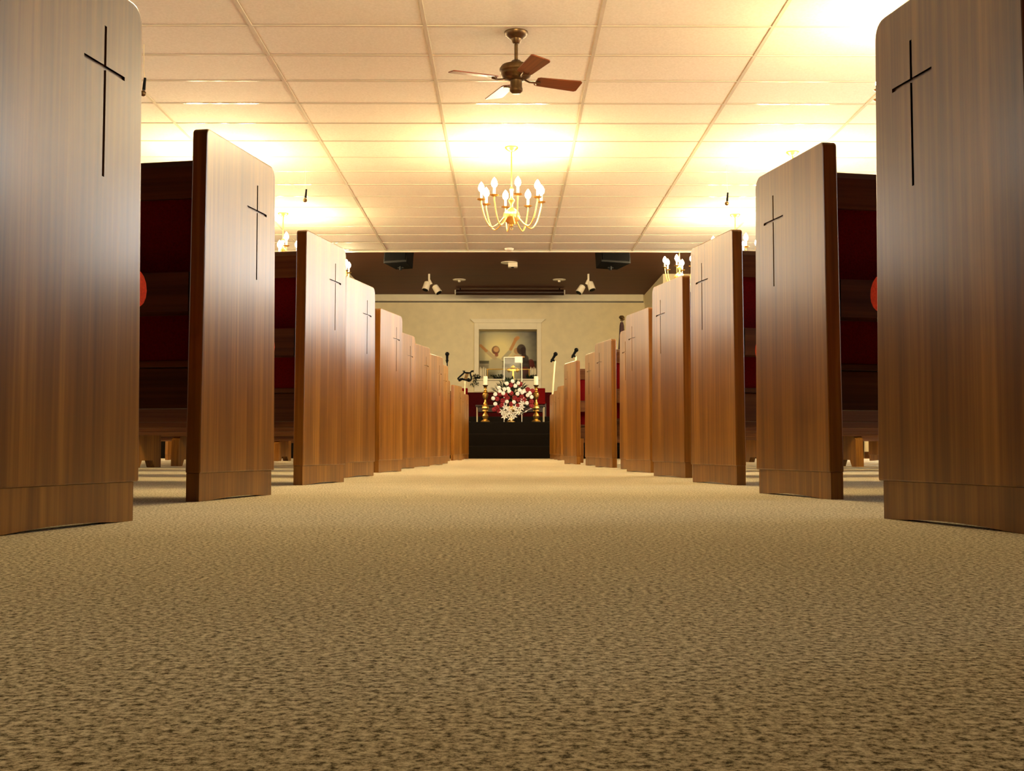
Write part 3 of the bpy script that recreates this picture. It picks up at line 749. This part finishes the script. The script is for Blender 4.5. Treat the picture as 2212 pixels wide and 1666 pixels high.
prism(bm, [(v, z - h) for v, z in sec], .0, .13, 'x')
o = obj('paper', bm, M_PETALW, None, loc=(t.location.x + .03, y, PZ + h))
tag(o, 'crumpled white paper sheet at the top right of the clear lectern', 'paper')

# brass candlesticks with pillar candles
for px, lab in ((1048.5, 'left'), (1158, 'right')):
    y = 17.85; q = at(px, 832, y); h = q.z - PZ
    t = thing('candlestick', 'tall turned brass candlestick %s of the flowers' % lab, 'candlestick', (q.x, y, PZ), 0, 'tall brass candlesticks')
    prof = [(0, .0), (.050, 0), (.052, .015), (.040, .03), (.022, .045), (.030, .07), (.036, .10), (.026, .13), (.014, .155), (.022, .17), (.036, .18), (.030, .20), (.040, .225), (.036, .25), (.040, .27), (.018, .285),
            (.024, .30), (.012, .33), (.010, .36), (.020, .375), (.032, .42), (.034, .45), (.024, .47), (.030, .485), (.015, .50), (.020, .52), (.012, .54), (.024, .56), (0, .56)]
    k = h / .60
    bm = BM(); lathe(bm, [(r * 1.35, z * k) for r, z in prof], n=16); obj('stem', bm, M_BRASS, t, True)
    bm = BM(); lathe(bm, [(0, .555 * k), (.016, .56 * k), (.042, h - .006), (.042, h), (0, h)], n=16); obj('drip_pan', bm, M_BRONZE, t, True)
    bm = BM()
    for a in range(3): ball(bm, (.056 * math.cos(a * 2.09 + .5), 0.056 * math.sin(a * 2.09 + .5), .013), .013, 8, 6)
    obj('foot', bm, M_BRASS, t, True)
    hc_ = at(px, 813, y).z - q.z
    c = thing('pillar_candle', 'ivory pillar candle on the %s brass candlestick' % lab, 'candle', (q.x, y, PZ + h), 0, 'pillar candles')
    bm = BM(); lathe(bm, [(0, 0), (.032, 0), (.033, hc_ * .9), (.030, hc_), (.02, hc_ - .005), (0, hc_ - .008)], n=18); obj('wax', bm, M_WAX, c, True)
    bm = BM(); tube(bm, [(0, 0, hc_ - .01), (.002, 0, hc_ + .012)], .0015, 5); obj('wick', bm, M_BLACK, c)

# flower arrangement
y = 17.8; q = at(1104, 910, y); sc = y / F
t = thing('flower_arrangement', 'large arrangement of white and dark red flowers on a gold vase', 'flower arrangement', (q.x, y, PZ))
bm = BM(); lathe(bm, [(0, 0), (.06, 0), (.06, .012), (.03, .03), (.018, .07), (.03, .10), (.07, .14), (.085, .20), (.08, .24), (0, .22)], n=18); obj('vase', bm, M_BRASS, t, True)
def local(px, py, dy=0.0):
    g = at(px, py, y + dy); return Vector((g.x - q.x, dy, g.z - PZ))
bm = BM()
for _ in range(420):
    a = R.uniform(0, 2 * PI); rr = math.sqrt(R.random())
    c = Vector((math.cos(a) * rr * .33, R.uniform(-.10, .14), .40 + math.sin(a) * rr * .30))
    d = (c - Vector((0, 0, .25)));
    leaf(bm, c - d * .15, (d.x, d.y - .05, d.z + R.uniform(-.1, .1)), R.uniform(.05, .10), R.uniform(.012, .022))
obj('foliage', bm, M_LEAF, t)
bm = BM()
for k in range(14):
    a = k * 2 * PI / 14
    tube(bm, [(0, 0, .2), (.12 * math.cos(a), -.02, .36 + .1 * math.sin(a)), (.26 * math.cos(a), -.03, .42 + .24 * math.sin(a))], .004, 5)
obj('stems', bm, M_LEAF, t)
def rose(c, r, mat, name):
    bm = BM(); ball(bm, (0, 0, 0), r * .55, 8, 6)
    for ring, (n, rr, tilt) in enumerate(((5, .62, .25), (6, .95, .6))):
        for k in range(n):
            a = k * 2 * PI / n + ring * .5
            M = Matrix.Rotation(a, 4, 'Y') @ Matrix.Translation((r * rr * .55, -r * .25 + ring * r * .2, 0)) @ Matrix.Rotation(tilt, 4, 'Z') @ Matrix.Diagonal((r * .30, r * .42, r * .52, 1))
            bmesh.ops.create_uvsphere(bm, u_segments=8, v_segments=5, radius=1, matrix=M)
    o = obj(name, bm, mat, t, True, loc=c); o.rotation_euler = (R.uniform(-.3, .3), R.uniform(0, 6), R.uniform(-.4, .4))
    return o
def lily(c, r):
    bm = BM()
    for k in range(6):
        a = k * PI / 3; d = Vector((math.cos(a), -.45, math.sin(a))); s = Vector((-math.sin(a), 0, math.cos(a)))
        ps = [Vector((0, .02, 0)), d * r * .5 + s * r * .2, d * r, d * r * .5 - s * r * .2]; m = d * r * .5 + Vector((0, .012, 0))
        vs = [bm.verts.new(p) for p in ps]; mv = bm.verts.new(m)
        for i in range(4): bm.faces.new((vs[i], vs[(i + 1) % 4], mv))
    o = obj('lily', bm, M_PETALW, t, False, loc=c); o.rotation_euler = (R.uniform(-.3, .3), R.uniform(0, 6), R.uniform(-.3, .3)); return o
whites = [(1087, 850), (1100, 846), (1118, 851), (1122, 843), (1070, 852), (1065, 861), (1070, 873), (1095, 868), (1110, 869), (1140, 854), (1148, 858), (1138, 871), (1098, 840), (1113, 834), (1128, 848), (1090, 841),
          (1078, 838), (1133, 845), (1107, 824), (1095, 829), (1120, 828), (1080, 846), (1145, 849)]
reds = [(1080, 852), (1092, 854), (1104, 850), (1074, 862), (1086, 866), (1127, 858), (1120, 864), (1132, 864), (1148, 868), (1104, 873), (1120, 876), (1074, 880), (1068, 885), (1084, 876), (1140, 842), (1124, 830), (1103, 832), (1148, 877), (1112, 860), (1096, 860), (1150, 845), (1078, 888)]
for x_, y_ in whites: rose(local(x_, y_, -.14 - R.uniform(0, .03)), 5.2 * sc, M_PETALW, 'white_rose')
for x_, y_ in reds: rose(local(x_, y_, -.12 - R.uniform(0, .03)), 6.4 * sc, M_PETALR, 'red_rose')
for x_, y_ in [(1091, 880), (1099, 885), (1112, 882), (1126, 880), (1104, 893), (1117, 891), (1110, 898), (1094, 893), (1122, 888), (1128, 872), (1090, 899), (1130, 866), (1086, 889), (1104, 902)]:
    lily(local(x_, y_, -.15 - R.uniform(0, .02)), 8.5 * sc)
bm = BM()
for a, b in (((1133, 891), (1139, 887)), ((1144, 884), (1150, 881))):
    A, B = local(*a, -.1), local(*b, -.1); tube(bm, [A, (A + B) / 2, B], [.004, .012, .004], 6)
tube(bm, [local(1125, 895, -.06), local(1139, 887, -.1), local(1152, 880, -.1)], .003, 5)
obj('bud_spray', bm, M_PETALW, t, True)
# lyre music stand
y = 18.3; q = at(1004, 826, y); k = y / F
t = thing('music_stand', 'black lyre-shaped music stand on a pale pole by the left pews', 'music stand', (q.x, y, PZ))
h = q.z - PZ; P_ = lambda px, py: Vector(((px - 1004) * k, 0, h + (826 - py) * k))
bm = BM(); tube(bm, [(0, .02, .02), (0, .02, h - .02)], .011, 10); tube(bm, [(0, .02, h - .02), (0, .02, h + .02)], .016, 8); obj('pole', bm, M_CREAMPOLE, t, True)
for sd, pts in (('l', [(990, 820), (989, 818), (994, 813), (1000, 808), (1003, 804), (1003, 801), (1001, 801), (1001, 803)]), ('r', [(1016, 823), (1018, 819), (1018, 814), (1016, 809), (1016, 805), (1019, 802), (1022, 801), (1021, 804)])):
    bm = BM(); tube(bm, [P_(*p) for p in pts], .013, 8); obj('lyre_arm', bm, M_BLACK, t, True)
bm = BM(); tube(bm, [P_(990, 822), P_(995, 820), P_(999, 819), P_(1005, 821), (P_(1010, 821))], [.018, .022, .018, .012, .02], 8); ball(bm, P_(1012, 821), .03, 10, 8); ball(bm, P_(993, 821), .024, 10, 8); tube(bm, [P_(1010, 822), P_(1016, 823)], .016, 8); obj('lower_scroll', bm, M_BLACK, t, True)
bm = BM(); tube(bm, [P_(1003, 805), P_(1015, 806)], .012, 8); obj('crossbar', bm, M_BLACK, t, True)
bm = BM(); bm.faces.new([bm.verts.new(P_(*p) + Vector((0, .006, 0))) for p in ((1006, 806), (1013, 807), (1008, 821), (1002, 820))]); g = bmesh.ops.extrude_face_region(bm, geom=bm.faces[:]);
for v in [v for v in g['geom'] if isinstance(v, bmesh.types.BMVert)]: v.co.y += .008
obj('centre_plate', bm, M_BRONZE, t)
bm = BM(); lathe(bm, [(0, 0), (.14, 0), (.14, .012), (.03, .03), (0, .03)], (0, .02, 0), 18); obj('base', bm, M_BLACK, t, True)

def mic_stand(px_top, py_top, px_b, py_b, y, label, head_dir, pole_mat, tilt=(.5, -.1, .85)):
    q = at(px_top, py_top, y); lo = at(px_b, py_b, y)
    t = thing('microphone_stand', label, 'microphone stand', (lo.x, y, PZ), 0, 'microphone stands on the platform')
    top = Vector((q.x - lo.x, 0, q.z - PZ))
    d0 = Vector((top.x, 0, top.z - (lo.z - PZ)));
    foot = Vector((0, 0, .01))
    bm = BM(); lathe(bm, [(0, 0), (.12, 0), (.12, .014), (.025, .03), (0, .03)], n=20); obj('base', bm, M_BLACK, t, True)
    bm = BM(); tube(bm, [foot, Vector((0, 0, max(.05, lo.z - PZ))), top - Vector((0, 0, .09))], .0085 if pole_mat is M_BLACK else .014, 8); obj('pole', bm, pole_mat, t, True)
    d = Vector(tilt).normalized(); c = top - d * .07
    bm = BM(); tube(bm, [top - Vector((0, 0, .10)), c - d * .01], .014, 8); ball(bm, c - d * .02, .024, 8, 6); obj('clip', bm, M_BLACK, t, True)
    bm = BM(); tube(bm, [c - d * .06, c - d * .02, c + d * .06], [.014, .018, .022], 10); m = obj('microphone', bm, M_BLACK, t, True)
    bm = BM(); ball(bm, c + d * .085, .034, 12, 8); obj('grille', bm, M_BLACK, m, True)
mic_stand(1199, 767, 1193, 858, 18.2, 'pale microphone stand right of the flowers, microphone tilted', 1, M_CREAMPOLE)
mic_stand(1244, 758, 1242, 860, 18.4, 'microphone stand behind the ninth pew right of the aisle', 1, M_CREAMPOLE)
mic_stand(966, 767, 967, 860, 18.6, 'thin black microphone stand rising behind the left pews', 1, M_BLACK, (.02, -.1, 1))

# dark pole with ornamental top
y = 20.0; q = at(1343, 684, y)
t = thing('flagpole', 'dark furled flag on a pole with knobbed top behind right pews', 'flagpole', (q.x, y, PZ)); h = q.z - PZ
bm = BM(); lathe(bm, [(0, 0), (.16, 0), (.16, .03), (.05, .06), (.03, .10), (0, .10)], n=20); obj('base', bm, M_BRONZE, t, True)
bm = BM(); tube(bm, [(0, 0, .08), (0, 0, h - .06)], .014, 10); obj('pole', bm, M_DARKWOOD, t, True)
bm = BM(); lathe(bm, [(0, h - .08), (.03, h - .07), (.02, h - .05), (.045, h - .03), (.05, h - .01), (.03, h + .015), (0, h + .02)], n=12); ball(bm, (.03, -.03, h - .05), .02, 8, 6); obj('finial', bm, M_BRONZE, t, True)
bm = BM()
pts = []
N = 24
rings = []
for zz, rr in ((h - .10, .02), (h - .16, .032), (h - .35, .04), (h - .7, .06), (h - 1.05, .085), (h - 1.25, .075)):
    rings.append([bm.verts.new((math.cos(k * 2 * PI / N) * rr * (1 + .22 * math.cos(6 * k * 2 * PI / N)), math.sin(k * 2 * PI / N) * rr * (1 + .22 * math.cos(6 * k * 2 * PI / N)), zz)) for k in range(N)])
for a, b in zip(rings, rings[1:]):
    for k in range(N): bm.faces.new((a[k], a[(k + 1) % N], b[(k + 1) % N], b[k]))
bm.faces.new(rings[-1]); bm.faces.new(rings[0][::-1])
obj('furled_flag', bm, plain('dark_flag_cloth', srgb(40, 14, 14), 0.9, noise=0.3, nscale=30), t, True)

# ------------------------------------------------------------------ world
w = bpy.data.worlds.new('world'); S.world = w; w.use_nodes = True
w.node_tree.nodes['Background'].inputs[0].default_value = (0.5, 0.6, 0.8, 1); w.node_tree.nodes['Background'].inputs[1].default_value = 0.5
